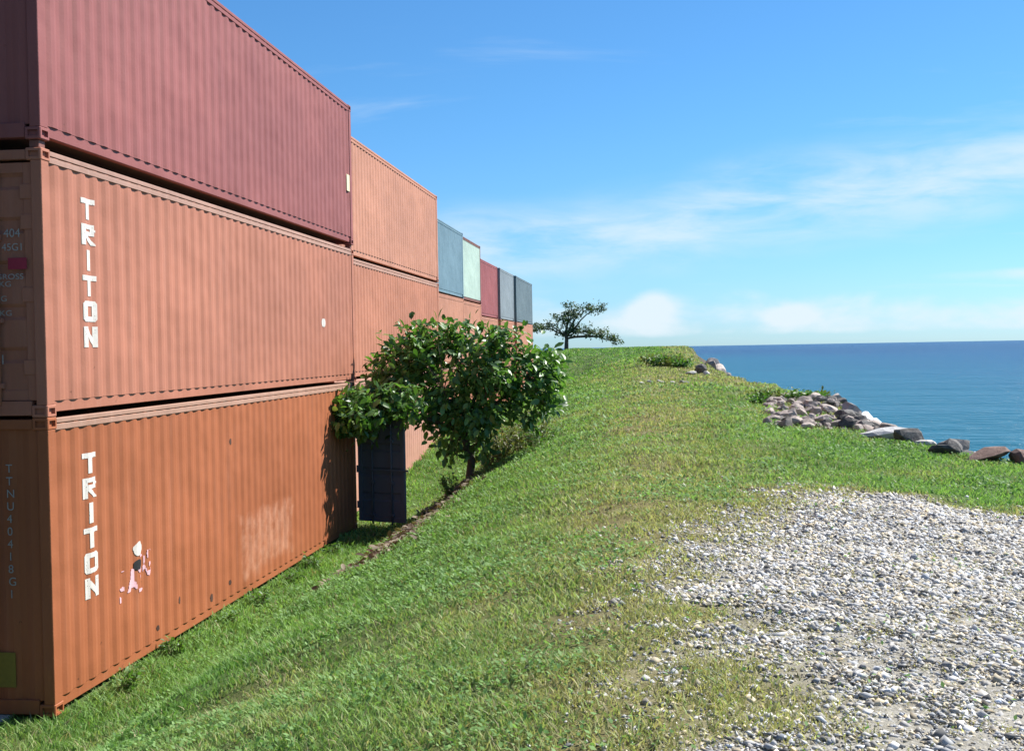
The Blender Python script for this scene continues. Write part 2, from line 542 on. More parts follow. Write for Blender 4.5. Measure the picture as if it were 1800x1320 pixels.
def door_leaf(root, paintm, wd, ht, hinge_sign, name='door'):
    """a leaf built from the hinge at x=0 out to x = hinge_sign*wd; outer face towards -y, foot at z = 0"""
    s = hinge_sign
    d = empty_part = None
    mb = MB()
    x0, x1 = sorted((0.0, s*wd))
    # frame
    fr = MB()
    fr.quad_box((x0, -.0, 0), (x0+.09, .05, ht)); fr.quad_box((x1-.09, 0, 0), (x1, .05, ht))
    fr.quad_box((x0+.09, 0, 0), (x1-.09, .05, .1)); fr.quad_box((x0+.09, 0, ht-.1), (x1-.09, .05, ht))
    leaf = link(name, fr.mesh('door_frame', .004), paintm, root)
    # ridged panel: horizontal corrugation
    v = []; f = []
    zs = []
    z = .1
    k = 0
    hh = (ht-.2)/5
    for i in range(5):
        a = .1+i*hh
        zs += [(a, .010), (a+hh*.62, .010), (a+hh*.70, .036), (a+hh*.92, .036)]
    zs.append((ht-.1, .010))
    for (zz, yy) in zs:
        v += [(x0+.09, yy, zz), (x1-.09, yy, zz)]
    for i in range(len(zs)-1):
        f.append((2*i, 2*i+1, 2*i+3, 2*i+2))
    me = bpy.data.meshes.new('door_panel'); me.from_pydata(v, [], f); me.update()
    link('door_panel', me, paintm, leaf)
    # lock rods, brackets, handles
    for fr_ in (.33, .74):
        xr = s*wd*fr_
        link('lock_rod', MB().tube([(xr, -.035, -.04), (xr, -.035, ht+.04)], .017, 8).mesh('lock_rod', 0, True), paintm, leaf)
        for zz in (.12, .75, 1.55, ht-.15):
            link('rod_bracket', box((xr-.045, -.05, zz), (xr+.045, -.001, zz+.05), .004, 'rod_bracket'), paintm, leaf)
        hd = MB().quad_box((xr-.02, -.075, 1.0), (xr+s*.42, -.058, 1.035)) if s > 0 else MB().quad_box((xr-.42, -.075, 1.0), (xr+.02, -.058, 1.035))
        link('lock_handle', hd.mesh('lock_handle', .004), paintm, leaf)
    for zz in (.25, .95, 1.65, ht-.35):
        hx = sorted((-s*.03, s*.12))
        link('hinge', box((hx[0], -.012, zz), (hx[1], -.0005, zz+.14), .003, 'hinge'), paintm, leaf)
    link('gasket', box((x0+.012, .0505, .012), (x1-.012, .066, ht-.012), .003, 'gasket'), M['rubber'], leaf)
    return leaf

def container(loc, L, H, main, label, group=None, near='wall', far='door', side=None, open_far=False, door_mat=None, rz=0):
    """local frame: x=0 is the sea-side face, body runs to x=-WID, y 0..L, z 0..H"""
    fm = M[main]; sm2 = M[side or main]
    root = empty('shipping_container', loc, rz)
    tag(root, label, 'container', group)
    PW = .15
    key = (L, H, main, side)
    # corner posts and castings
    for (px, py) in ((0, 0), (0, L), (-WID, 0), (-WID, L)):
        xa = px-.11 if px == 0 else px
        ya = py if py == 0 else py-PW
        link('corner_post', cached(('post', px, py)+key, lambda: box((xa, ya, .118), (xa+.11, ya+PW, H-.118), .006, 'corner_post')), fm, root)
        for zc in (.059, H-.059):
            c_ = link('corner_casting', cached(('cast', main), lambda: casting_mesh('corner_casting')), fm, root)
            c_.location = ((px-.076) if px == 0 else (px+.076), (py+.084) if py == 0 else (py-.084), zc)
    # rails (sea side and yard side)
    for px in (0, -WID):
        sgn = -1 if px == 0 else 1
        xa = sorted((px+sgn*.002, px+sgn*.062))
        rail = link('top_rail', cached(('tr', px)+key, lambda: box((xa[0], .178, H-.060), (xa[1], L-.178, H-.012), .005, 'top_rail')), M['rail_'+main] if 'rail_'+main in M else fm, root)
        xc = sorted((px+sgn*.004, px+sgn*.05))
        link('rail_plate', cached(('trp', px)+key, lambda: box((xc[0], .152, H-.128), (xc[1], L-.152, H-.070), .004, 'rail_plate')), M['rail_'+main] if 'rail_'+main in M else fm, rail)
        xb = sorted((px+sgn*.03, px+sgn*.1))
        link('bottom_rail', cached(('br', px)+key, lambda: box((xb[0], .178, .045), (xb[1], L-.178, .175), .005, 'bottom_rail')), fm, root)
    # side walls
    sw = link('side_wall', cached(('sw',)+key, lambda: corr_sheet('side_wall', PW, L-PW, .155, H-.055)), sm2, root)
    sw.location = (-.010, 0, 0)
    sw2 = link('side_wall', cached(('sw2',)+key, lambda: corr_sheet('side_wall', -(L-PW), -PW, .155, H-.055)), sm2, root)
    sw2.location = (-WID+.010, 0, 0); sw2.rotation_euler = (0, 0, math.pi)
    # roof and deck
    def roof_mesh():
        st = prof_stops(.1, L-.1)
        v = []; f = []
        for y in st:
            zz = H-.02+prof(y)*.55
            v += [(-.05, y, zz), (-WID+.05, y, zz)]
        for i in range(len(st)-1):
            f.append((2*i, 2*i+1, 2*i+3, 2*i+2))
        me = bpy.data.meshes.new('roof'); me.from_pydata(v, [], f); me.update()
        return me
    link('roof', cached(('roof', L, H, main), roof_mesh), fm, root)
    link('deck', cached(('deck', L), lambda: box((-WID+.1, .1, .10), (-.1, L-.1, .16), .004, 'deck')), M['deck'], root)
    # ends
    for which, kind in (('near', near), ('far', far)):
        ey = 0 if which == 'near' else L
        er = 0 if which == 'near' else math.pi
        ya = sorted((ey, ey+(.12 if which == 'near' else -.12)))
        link('header', cached(('hd', which)+key, lambda: box((-WID+.162, ya[0]+.004, H-.11), (-.162, ya[1], H-.015), .005, 'header')), fm, root)
        link('sill', cached(('sl', which)+key, lambda: box((-WID+.162, ya[0]+.004, .02), (-.162, ya[1], .16), .005, 'sill')), fm, root)
        if kind == 'wall':
            e = link('end_wall', cached(('ew', main, H), lambda: corr_sheet('end_wall', .11, WID-.11, .15, H-.1)), fm, root)
            if which == 'near':
                e.location = (-WID, .03, 0); e.rotation_euler = (0, 0, -math.pi/2)
                e.location = (-WID, .03, 0)
            else:
                e.location = (0, L-.03, 0); e.rotation_euler = (0, 0, math.pi/2)
        else:
            ht = H-.30; wd = WID/2-.125
            for s in (-1, 1):
                dm = door_mat or fm
                if which == 'near':
                    hx = -.115 if s < 0 else -WID+.115
                    lf = door_leaf(root, fm, wd, ht, -1 if s < 0 else 1)
                    lf.location = (hx, .03, .165)
                else:
                    # rotated half a turn: hinge on the sea side corner is local +x -> use sign so it runs inwards
                    hx = -.115 if s < 0 else -WID+.115
                    op = open_far and s < 0
                    lf = door_leaf(root, M['blue'] if op else fm, wd, ht, 1 if s < 0 else -1)
                    lf.location = (hx, L-.03, .165); lf.rotation_euler = (0, 0, math.pi)
                    if op:
                        lf.location = (.03, L+.03, .165)
                        lf.rotation_euler = (0, 0, R(-22))
                        lf['label'] = 'dark blue door leaf swung wide open'
                if s < 0: root['_'+which] = 1
    return root

def glyph_inside(ch, u, v):
    """u right, v up, both 0..1; heavy block capitals"""
    t = .30; th = .26
    if ch == 'T': return v > 1-th or abs(u-.5) < t/2
    if ch == 'I': return abs(u-.5) < t/2
    if ch == 'O':
        c = .12
        if min(u, 1-u)+min(v, 1-v) < c: return False
        return u < t or u > 1-t or v < th or v > 1-th
    if ch == 'N':
        return u < t or u > 1-t or abs(u-(1-v)) < .19
    if ch == 'R':
        if u < t: return True
        if v > .45:
            if v > 1-th*.85 or v < .45+th*.8: return u < 1-.06
            return u > 1-t
        return abs(u-(.35+(.45-v)*1.25)) < .17
    return False

def corr_decal(cells, y_of, z_of, y0, nu, nv, lift=.0045):
    """cells: function (i,j)->bool on an nu x nv grid -> mesh lying on the corrugated sea-side wall"""
    idx = {}; v = []; f = []
    def vert(i, j):
        if (i, j) not in idx:
            y = y_of(i); idx[i, j] = len(v)
            v.append((-.010+prof(y)+lift, y, z_of(j)))
        return idx[i, j]
    for i in range(nu):
        for j in range(nv):
            if cells(i, j):
                f.append((vert(i, j), vert(i+1, j), vert(i+1, j+1), vert(i, j+1)))
    return v, f

def stacked_word(root, word, yc, wdt, ztop, pitch, hgt):
    for k, ch in enumerate(word):
        nu, nv = 64, 44
        zb_ = ztop-k*pitch-hgt
        v, f = corr_decal(lambda i, j: glyph_inside(ch, (i+.5)/nu, (j+.5)/nv) and vnoise(i*.5+k*40, j*.5+k*7) > .06,
                          lambda i: yc-wdt/2+wdt*i/nu, lambda j: zb_+hgt*j/nv, 0, nu, nv)
        me = bpy.data.meshes.new('letter'); me.from_pydata(v, [], f); me.update()
        link('letter', me, M['white'], root)

def flat_text(root, txt, loc, size, rot, matr, name='marking', xs=1.0):
    cu = bpy.data.curves.new('t', 'FONT')
    cu.body = txt; cu.size = size
    cu.align_x = 'LEFT'
    o = bpy.data.objects.new('t', cu)
    me = bpy.data.meshes.new_from_object(o)
    bpy.data.objects.remove(o); bpy.data.curves.remove(cu)
    p = link(name, me, matr, root, loc)
    p.rotation_euler = rot
    p.scale = (xs, 1, 1)
    return p

# --- stack 1 (near)
g_s = 'stacked shipping containers in the long row'
H1, H2 = 2.896, 2.591
c11 = container((0, 0, 0), 12.06, H1, 'rust_low', 'rust orange container at the foot of the nearest stack, its blue door leaf open', g_s, 'wall', 'door', open_far=True)
c12 = container((0, 0, H1+.004), 12.192, H2, 'rust_mid', 'rust red container lettered TRITON in the middle of the nearest stack, under the maroon one', g_s, 'door', 'wall')
c13 = container((0.0, 0.0, H1+H2+.085), 12.192, 2.72, 'mauve', 'faded maroon container on top of the nearest stack', g_s, 'wall', 'door')
# locking cones that carry the maroon container
for (x, y) in ((-.08, .085), (-.08, 12.192-.085), (-WID+.08, .085), (-WID+.08, 12.192-.085)):
    cone = MB().quad_box((x-.05, y-.06, -.0775), (x+.05, y+.06, -.003)).mesh('stacking_cone', .006)
    link('stacking_cone', cone, M['brown'], c13)
stacked_word(c12, 'TRITON', .965, .30, 5.115-c12.location.z, .265, .215)
stacked_word(c11, 'TRITON', .875, .30, 2.485, .258, .212)

# paint splash on the low container: white blot, black dot, pink runs
def splash(root):
    def rr(fn, mt, y0, y1, z0, z1, n=34, lift=.006):
        v, f = corr_decal(lambda i, j: fn((i+.5)/n, (j+.5)/n), lambda i: y0+(y1-y0)*i/n, lambda j: z0+(z1-z0)*j/n, 0, n, n, lift)
        if f:
            me = bpy.data.meshes.new('paint_splash'); me.from_pydata(v, [], f); me.update()
            link('paint_splash', me, mt, root)
    nz = lambda u, v, s: float(vnoise(u*s+3, v*s+8))
    rr(lambda u, v: (u-.5)**2*3+(v-.5)**2*3 < .5*nz(u, v, 5)+.28, M['white'], 1.86, 2.12, 1.20, 1.40)
    rr(lambda u, v: (u-.5)**2+(v-.5)**2 < .17+.1*nz(u, v, 4), M['black'], 1.87, 2.08, 1.06, 1.19, lift=.0075)
    rr(lambda u, v: nz(u, v, 7) > .46+.5*abs(u-v*.8-.12), M['pinkpaint'], 1.50, 2.10, .78, 1.12)
    rr(lambda u, v: nz(u, v, 8) > .62, M['pinkpaint'], 2.02, 2.30, .95, 1.25)
splash(c11)
# small plates and scars
link('data_plate', box((-.0085, 12.192-.42, 1.02), (.004, 12.192-.2, 1.34), .002, 'data_plate'), simple('cream_plate', (.75, .62, .40), .6), c13)
v, f = corr_decal(lambda i, j: (i-6)**2+(j-6)**2 < 34, lambda i: 9.86+.2*i/12, lambda j: 1.02+.16*j/12, 0, 12, 12)
me = bpy.data.meshes.new('paint_dab'); me.from_pydata(v, [], f); link('paint_dab', me, M['white'], c12)
for yy, zz, s_ in ((3.1, .42, .10), (2.45, .25, .07), (4.15, .22, .12), (5.0, 2.22, .10), (4.9, .3, .08)):
    v, f = corr_decal(lambda i, j: (i-6)**2+(j-6)**2 < 22+14*vnoise(i*.6+yy, j*.6), lambda i: yy+s_*i/12, lambda j: zz+s_*j/12, 0, 12, 12, .003)
    me = bpy.data.meshes.new('rust_scar'); me.from_pydata(v, [], f); link('rust_scar', me, simple('rust_scar', (.06, .025, .014), .9), c11)
# stencilled marks on the shaded door of the middle container
rx = (R(90), 0, 0)
dz = c12.location.z
for txt, z_, sz in (('TTNU 404', 4.64, .115), ('45G1', 4.51, .10)):
    flat_text(c12, txt, (-.74 if sz > .11 else -.42, -.0035, z_-dz), sz, rx, M['offwhite'])
link('red_decal', box((-.36, -.004, 4.33-dz), (-.17, -.0005, 4.44-dz), .0008, 'red_decal'), M['redink'], c12)
for k, txt in enumerate(('MAX GROSS', '30480 KG', 'TARE', '3870 KG', 'NET', '26610 KG')):
    flat_text(c12, txt, (-.72, -.0035, 4.235-dz-k*.07), .075, rx, M['offwhite'], xs=1.25)
flat_text(c12, '1', (-.47, -.0035, 3.42-dz), .13, rx, M['offwhite'])
# upright number on the shaded end of the low container
for k, ch in enumerate('TTNU40418G1'):
    flat_text(c11, ch, (-.452, .0185, 2.37-k*.122), .115, rx, M['offwhite'])
link('yellow_decal', box((-.60, .0145, .28), (-.40, .0185, .62), .001, 'yellow_decal'), M['yellow'], c11)

# --- unseen dark stack, added to keep sky light off the near container ends
container((-.30, -12.992, 0), 12.192, H1, 'blue', 'dark blue container at the foot of the added unseen light-blocking stack', g_s)
container((-.30, -12.992, H1+.004), 12.192, H2, 'blue', 'dark blue container in the middle of the added unseen light-blocking stack', g_s)
container((-.30, -12.992, H1+H2+.03), 12.192, H2, 'blue', 'dark blue container on top of the added unseen light-blocking stack', g_s)
# --- stack 2
X2 = -.52
c21 = container((X2, 12.5, 0), 12.192, H1, 'pink', 'pale pink container low in the second stack, behind the leafy tree', g_s)
c22 = container((X2, 12.5, H1+.004), 12.192, H2, 'salmon2', 'dull salmon container in the middle of the second stack, above the leafy tree', g_s)
c23 = container((X2, 12.5, H1+H2+.03), 12.192, H2, 'salmon', 'light salmon container on top of the second stack, next to the maroon one', g_s)
# --- stack 3 and 4, twenty-foot boxes
X3 = -1.54
L20 = 6.058
container((X3, 30.1, 0), L20, H1, 'salmon2', 'dull orange container at the foot of the stack under the pale blue one', g_s)
container((X3, 30.1, H1+.004), L20, H2, 'salmon', 'salmon container carrying the pale blue one', g_s)
container((X3, 30.1, H1+H2+.02), L20, H2, 'paleblue', 'pale blue container on top, just past the light salmon one', g_s)
X4 = -1.72
container((X4, 36.3, 0), L20, H1, 'salmon2', 'dull orange container at the foot of the stack under the mint panelled one', g_s)
container((X4, 36.3, H1+.004), L20, H2, 'salmon', 'salmon container carrying the mint panelled one', g_s)
container((X4, 36.3, H1+H2+.02), L20, H2, 'brown', 'brown framed container with pale mint side on top of its stack', g_s, side='mint')
# --- farther stacks
for (y, x, top, nm, Lc) in ((42.55, -1.76, 'red', 'dull red', L20), (49.2, -1.70, 'grey', 'light grey', L20), (56.0, -1.64, 'greyblue', 'grey blue', 9.125)):
    container((x, y, -.2), Lc, H2, 'salmon2', 'orange container at the foot of the stack under the %s one' % nm, g_s)
    container((x, y, -.2+H2+.004), Lc, H2, 'salmon', 'salmon container carrying the %s one' % nm, g_s)
    container((x, y, -.2+2*H2+.01), Lc, H2, top, '%s container on top of a far stack in the row' % nm, g_s)

# ------------------------------------------------------------------ rocks
def rock_mesh(name, seed, sub=2, flat=.75, rough=.22):
    r = random.Random(seed)
    bm = bmesh.new()
    bmesh.ops.create_icosphere(bm, subdivisions=sub, radius=.5)
    planes = []
    for _ in range(9):
        d = Vector((r.gauss(0, 1), r.gauss(0, 1), r.gauss(0, 1))).normalized()
        planes.append((d, r.uniform(.22, .38)))
    ax = Vector((r.uniform(.8, 1.25), r.uniform(.75, 1.1), flat*r.uniform(.85, 1.15)))
    for v_ in bm.verts:
        p = v_.co
        for d, h in planes:
            q = p.dot(d)-h
            if q > 0: p = p-d*q*.92
        p = p*(1+r.uniform(-rough, rough)*.22)
        v_.co = Vector((p.x*ax.x, p.y*ax.y, p.z*ax.z))*1.25
    me = bpy.data.meshes.new(name); bm.to_mesh(me); bm.free()
    return me
def rock_mat(name, c, c2):
    mt, nt, b = mat(name)
    t = nt.new('ShaderNodeTexCoord').outputs['Object']
    g = nt.new('ShaderNodeObjectInfo')
    n = nt.noise(t, 5, 6, .65); n2 = nt.noise(t, 26, 4, .6)
    col = nt.mix(nt.ramp(n, .3, .7), c, c2)
    k = nt.math('ADD', .65, nt.math('MULTIPLY', g.outputs['Random'], .7))
    kk = nt.new('ShaderNodeCombineColor')
    for i in range(3): nt.l.new(k, kk.inputs[i])
    col = nt.mix(1.0, col, kk.outputs[0], 'MULTIPLY')
    col = nt.mix(nt.ramp(n2, .55, .75), col, nt.mix(1.0, col, (.6, .6, .6), 'MULTIPLY'))
    nt.l.new(col, b.inputs['Base Color'])
    b.inputs['Roughness'].default_value = .9
    nt.l.new(nt.bump(nt.math('ADD', n, n2), .5, .05), b.inputs['Normal'])
    return mt
M['rubble'] = rock_mat('rubble_rock', (.33, .265, .225), (.52, .44, .385))
M['darkrock'] = rock_mat('dark_rock', (.075, .07, .066), (.19, .175, .16))
M['redrock'] = rock_mat('red_brown_rock', (.15, .085, .065), (.23, .15, .12))
M['palerock'] = rock_mat('pale_rock', (.40, .38, .34), (.52, .50, .46))
M['whiterock'] = rock_mat('white_rock', (.72, .71, .69), (.84, .83, .81))
RK = {}
for nm in ('rubble', 'darkrock', 'redrock', 'palerock', 'whiterock'):
    RK[nm] = [rock_mesh('rock', hash(nm) % 97*0+i*13+len(nm), 2) for i in range(6)]
    for me in RK[nm]: me.materials.append(M[nm])
def rock(kind, x, y, s, label, group, sink=.3, name='rock', z=None, sc=(1, 1, 1)):
    o = bpy.data.objects.new(name, random.choice(RK[kind]))
    COL.objects.link(o)
    zz = float(ground_z(x, y)) if z is None else z
    o.location = (x, y, zz+s*sc[2]*(.5-sink)*.75)
    o.rotation_euler = (random.uniform(-.3, .3), random.uniform(-.3, .3), random.uniform(0, 6.28))
    o.scale = (s*sc[0], s*sc[1], s*sc[2])
    tag(o, label, 'rock', group)
    return o
# rubble heap at the brink of the bank
for i in range(290):
    a = random.random(); 
    y = 12.9+7.4*a**1.1+random.gauss(0, .3)
    x = random.uniform(8.0+.09*(y-13), 10.1+.07*(y-13))
    s = random.choice((.09, .11, .13, .16, .2, .24, .32))*random.uniform(.8, 1.15)
    rock('darkrock' if random.random() < (.12 if x < 9.5 else .5) else 'rubble', x, y, s, 'broken stone in the rubble heap on the bank edge beside the sea', 'stones of the rubble heap', .2, 'rubble_stone')
for i in range(26):
    y = random.uniform(11.3, 16); x = float(edge_x(y))+random.uniform(-.35, .5)
    rock('rubble' if i % 3 else 'darkrock', x, y, random.uniform(.2, .48), 'loose boulder along the brink of the bank, next to the rubble heap', 'boulders along the bank edge', .25)
for (x, y, s, k, sc, lab) in (
    (10.25, 10.9, .48, 'darkrock', (1, 1, 1), 'dark boulder standing on the brink beside the rubble heap'),
    (9.98, 11.7, .62, 'whiterock', (1.1, .8, .75), 'chalk white boulder on the brink between rubble heap and dark boulders'),
    (10.80, 10.3, .62, 'darkrock', (.7, .8, 1.0), 'tall black boulder on the brink of the bank'),
    (10.55, 10.6, .38, 'palerock', (1, 1, .7), 'small pale stone at the foot of the tall black boulder'),
    (10.95, 8.5, .62, 'redrock', (1.2, .9, .6), 'low red brown rock at the grass edge'),
    (11.45, 8.3, .6, 'redrock', (1.1, .9, .65), 'red brown rock beside the low one at the grass edge'),
    (10.55, 9.3, .42, 'darkrock', (1.2, 1, .6), 'low dark stone between black boulder and red brown rock'),
    (7.75, 38, .55, 'darkrock', (1.1, 1, .9), 'dark rock on the far bank edge past the rubble'),
    (7.35, 37, .42, 'palerock', (1.2, 1, .7), 'pale rock on the far bank edge beside a dark rock'),
    (7.95, 36, .40, 'palerock', (1.0, 1, .7), 'small pale rock below the dark rock on far bank edge'),
):
    rock(k, x, y, s, lab, None, .22, 'boulder', sc=sc)
for i in range(7):
    rock('palerock', 5.5+i*.25+random.uniform(-.08, .08), 30+random.uniform(-.3, .3), .15, 'little pale stone in the row across the far grass', 'row of pale stones in the grass', .2, 'pale_stone', sc=(1.3, 1, .7))
for i in range(46):
    y = random.uniform(10, 78); x = float(edge_x(y))+random.uniform(1.0, 4.5)
    rock(random.choice(('darkrock', 'rubble', 'rubble')), x, y, random.uniform(.5, 1.2), 'rip-rap boulder on the slope down to the sea', 'rip-rap boulders', .35)
for (x, y, s) in ((15.8, 30, 1.6), (17, 34, 1.3), (15.2, 26.5, 1.2), (18.5, 41, 1.5), (14.6, 46, 1.3)):
    rock('darkrock', x, y, s, 'wave washed rock standing in the shallows', 'rocks in the shallows', .2, z=SEA-.1)

# breaking wave behind the rubble: lumpy white foam
fm_, nt, b = mat('sea_foam')
t = nt.new('ShaderNodeTexCoord').outputs['Object']
nt.l.new(nt.mix(nt.noise(t, 3, 4), (.80, .83, .84), (.92, .93, .93)), b.inputs['Base Color'])
b.inputs['Roughness'].default_value = .8
def foam(x, y, lx, ly, h, seed, label):
    n = 26; r = np.random.default_rng(seed)
    U, V = np.meshgrid(np.linspace(-1, 1, n), np.linspace(-1, 1, n))
    rad = np.sqrt(U**2+V**2)
    hh = np.clip(1-rad**2, 0, 1)*(.55+.8*fbm(U*2.2+seed, V*2.2+seed, 3))-.16
    co = np.stack([U*lx, V*ly, hh*h], -1).reshape(-1, 3)
    ii = (np.arange(n-1)[:, None]*n+np.arange(n-1)[None]).ravel()
    o = link('foam', np_mesh('foam', co, np.stack([ii, ii+1, ii+1+n, ii+n], -1), None, True), fm_, None, (x, y, SEA+.02))
    tag(o, label, kind='stuff')
foam(17.4, 56.5, 1.3, 2.5, .95, 3, 'white breaking wave behind the rubble heap')
foam(14.2, 38.0, .7, 2.0, .35, 5, 'low foam washing round shore rocks')
foam(19.0, 40.0, .9, .7, .22, 6, 'low foam washing round shore rocks')

# ------------------------------------------------------------------ gravel
def octa():
    v = np.array([(1, 0, 0), (-1, 0, 0), (0, 1, 0), (0, -1, 0), (0, 0, 1), (0, 0, -1)], float)
    f = np.array([(0, 2, 4), (2, 1, 4), (1, 3, 4), (3, 0, 4), (2, 0, 5), (1, 2, 5), (3, 1, 5), (0, 3, 5)])
    return v, f
BV, BF = octa()
NS = 480000
sx = rng.uniform(5.0, 12.2, NS); sy = rng.uniform(-7.5, 5.2, NS)
# only the wedge the camera could see, with a margin
keep = (sx-5.77) < (sy+10.95)*.47+.8
g = gravel_mask(sx, sy)
keep &= rng.random(NS) < np.clip(g, 0, 1)**1.3*(.62+.6*sm(.3, .6, fbm(sx*1.6, sy*1.6, 3)))+.003
sx, sy, g = sx[keep], sy[keep], g[keep]
ns = len(sx)
size = np.exp(rng.normal(math.log(.0088), .52, ns))*(1+.05*np.clip(sy+6, 0, 10))
size = np.clip(size, .005, .036)
jit = 1+rng.uniform(-.35, .35, (ns, 6, 1))
scl = size[:, None, None]*np.stack([rng.uniform(.8, 1.4, ns), rng.uniform(.7, 1.2, ns), rng.uniform(.45, .85, ns)], -1)[:, None, :]
P = (BV[None]+rng.uniform(-.35, .35, (ns, 6, 3)))*jit*scl
def rot3(n):
    q = rng.normal(size=(n, 4)); q /= np.linalg.norm(q, axis=1, keepdims=True)
    a, b_, c_, d_ = q.T
    return np.stack([np.stack([1-2*(c_**2+d_**2), 2*(b_*c_-a*d_), 2*(b_*d_+a*c_)], -1), np.stack([2*(b_*c_+a*d_), 1-2*(b_**2+d_**2), 2*(c_*d_-a*b_)], -1), np.stack([2*(b_*d_-a*c_), 2*(c_*d_+a*b_), 1-2*(b_**2+c_**2)], -1)], 1)
ang = rng.uniform(0, 6.28, ns)
ca, sa = np.cos(ang), np.sin(ang)
tl = rng.normal(0, .25, ns)
P = np.stack([P[..., 0]*ca[:, None]-P[..., 1]*sa[:, None], P[..., 0]*sa[:, None]+P[..., 1]*ca[:, None], P[..., 2]+P[..., 0]*tl[:, None]], -1)
P[..., 0] += sx[:, None]; P[..., 1] += sy[:, None]; P[..., 2] += (ground_z(sx, sy)+size*.12)[:, None]
tone = np.clip(rng.normal(.38, .15, ns), .08, .82)
hue = rng.normal(0, .035, ns)
sc_ = np.stack([tone*(1.02+hue), tone, tone*(.98-hue*1.5)], -1)
yl = rng.random(ns) < .24
sc_[yl] *= np.array([1.12, .98, .72])
sc_ *= np.array([1.0, 1.0, .98])
me = np_mesh('gravel', P.reshape(-1, 3), (np.arange(ns)[:, None, None]*6+BF[None]).reshape(-1, 3), np.repeat(sc_, 6, 0))
gv, nt, b = mat('gravel_stone')
att = nt.new('ShaderNodeAttribute', attribute_name='tint')
nt.l.new(att.outputs['Color'], b.inputs['Base Color'])
b.inputs['Roughness'].default_value = .85
tag(link('gravel', me, gv), 'pale grey crushed stone gravel thinning into the grass', kind='stuff')

# ------------------------------------------------------------------ grass
bl, nt, b = mat('grass_blade')
att = nt.new('ShaderNodeAttribute', attribute_name='tint')
nt.l.new(att.outputs['Color'], b.inputs['Base Color'])
b.inputs['Roughness'].default_value = .6
b.inputs['Specular IOR Level'].default_value = .25
tr = nt.new('ShaderNodeBsdfTranslucent')
nt.l.new(nt.mix(1.0, att.outputs['Color'], (1.15, 1.25, .7), 'MULTIPLY'), tr.inputs[0])
mx = nt.new('ShaderNodeMixShader'); mx.inputs[0].default_value = .38
nt.l.new(b.outputs[0], mx.inputs[1]); nt.l.new(tr.outputs[0], mx.inputs[2])
nt.l.new(mx.outputs[0], nt.n['Material Output'].inputs[0])

def blocked(X, Y):
    k = (X < -.01) & (Y > -.05) & (Y < 12.1)
    k |= (X < X2-.01) & (Y >= 12.1) & (Y < 26)
    k |= (X < -1.5) & (Y >= 26)
    k |= (X < -.47) & (Y <= 0)
    return k
def grass(y0, y1, dens, hgt, wid, bend):
    xs_lo = lambda Y: np.maximum(5.77-(Y+10.95)*.60-.8, -1.0)
    n = int(dens*(y1-y0)*12.5)
    Y = rng.uniform(y0, y1, n); X = rng.uniform(-1.0, 11.8, n)
    d = Y+10.95
    k = (X > 5.77-d*.60-.8) & (X < 5.77+d*.40+.8) & (X < edge_x(Y)+.25) & ~blocked(X, Y)
    X, Y = X[k], Y[k]
    gmk = gravel_mask(X, Y); so_ = soil_mask(X, Y); dr = dry_mask(X, Y)
    clump = fbm(X*2.6+7, Y*2.6, 3)
    pr = (1-np.clip(.74*sm(.08, .95, gmk)*(.7+.6*fbm(X*1.1+50, Y*1.1, 2)), 0, .88))*(1-.97*np.clip(so_*1.3, 0, 1))*(.35+1.1*sm(.28, .62, clump))*(1-.35*dr)
    k = rng.random(len(X)) < pr
    X, Y, dr, clump, gmk = X[k], Y[k], dr[k], clump[k], gmk[k]
    n = len(X)
    Z = ground_z(X, Y)-.01
    tall = sm(1.1, .1, np.where(Y < 12.1, X, X-X2))*.8         # uncut along the container foot
    h = hgt*rng.uniform(.5, 1.25, n)*(.7+.7*clump)*(1+tall)*(1-.5*sm(.1, .7, gmk))
    a = rng.uniform(0, 6.283, n); la = rng.uniform(0, 6.283, n); lean = h*bend*rng.uniform(.2, 1.2, n)
    wv = np.stack([np.cos(a), np.sin(a), np.zeros(n)], -1)*(wid*rng.uniform(.6, 1.3, n))[:, None]
    base = np.stack([X, Y, Z], -1)
    lv = np.stack([np.cos(la)*lean, np.sin(la)*lean, h], -1)
    mid = base+lv*np.array([.38, .38, .62])
    co = np.stack([base-wv*.5, base+wv*.5, mid+wv*.42, mid-wv*.42, base+lv], 1)
    q = np.arange(n)[:, None]*5
    tri = np.concatenate([q+np.array([[0, 1, 2]]), q+np.array([[0, 2, 3]]), q+np.array([[3, 2, 4]])], 1).reshape(-1, 3)
    gr = np.array([.108, .245, .050]); gr2 = np.array([.265, .440, .130]); ye = np.array([.46, .43, .215]); st = np.array([.33, .29, .16])
    t1 = np.clip(fbm(X*.9+2, Y*.9+5, 3)*1.5-.35+rng.normal(0, .18, n), 0, 1)[:, None]
    c = gr*(1-t1)+gr2*t1
    kd = np.clip(dr*.75+.45*sm(.1, .6, gmk)+rng.normal(0, .22, n)*(.4+dr)+.02, 0, 1)[:, None]
    c = c*(1-kd)+ye*kd
    ks = (rng.random(n) < .05+.22*dr)[:, None]
    c = np.where(ks, st, c)*rng.uniform(.72, 1.25, n)[:, None]
    return co.reshape(-1, 3), tri, np.repeat(c, 5, 0)
parts = [grass(-7.4, -3, 3800, .050, .0085, 1.2), grass(-3, 2.5, 2000, .052, .012, 1.2), grass(2.5, 10, 950, .058, .017, 1.1),
         grass(10, 22, 380, .065, .026, 1.0), grass(22, 45, 120, .075, .045, 1.0), grass(45, 112, 30, .09, .09, 1.0)]
o_ = 0; C_, T_, K_ = [], [], []
for co, tri, c in parts:
    C_.append(co); T_.append(tri+o_); K_.append(c); o_ += len(co)
gme = np_mesh('grass', np.concatenate(C_), np.concatenate(T_), np.concatenate(K_))
tag(link('grass', gme, bl), 'short rough green grass covering the bank', kind='stuff')
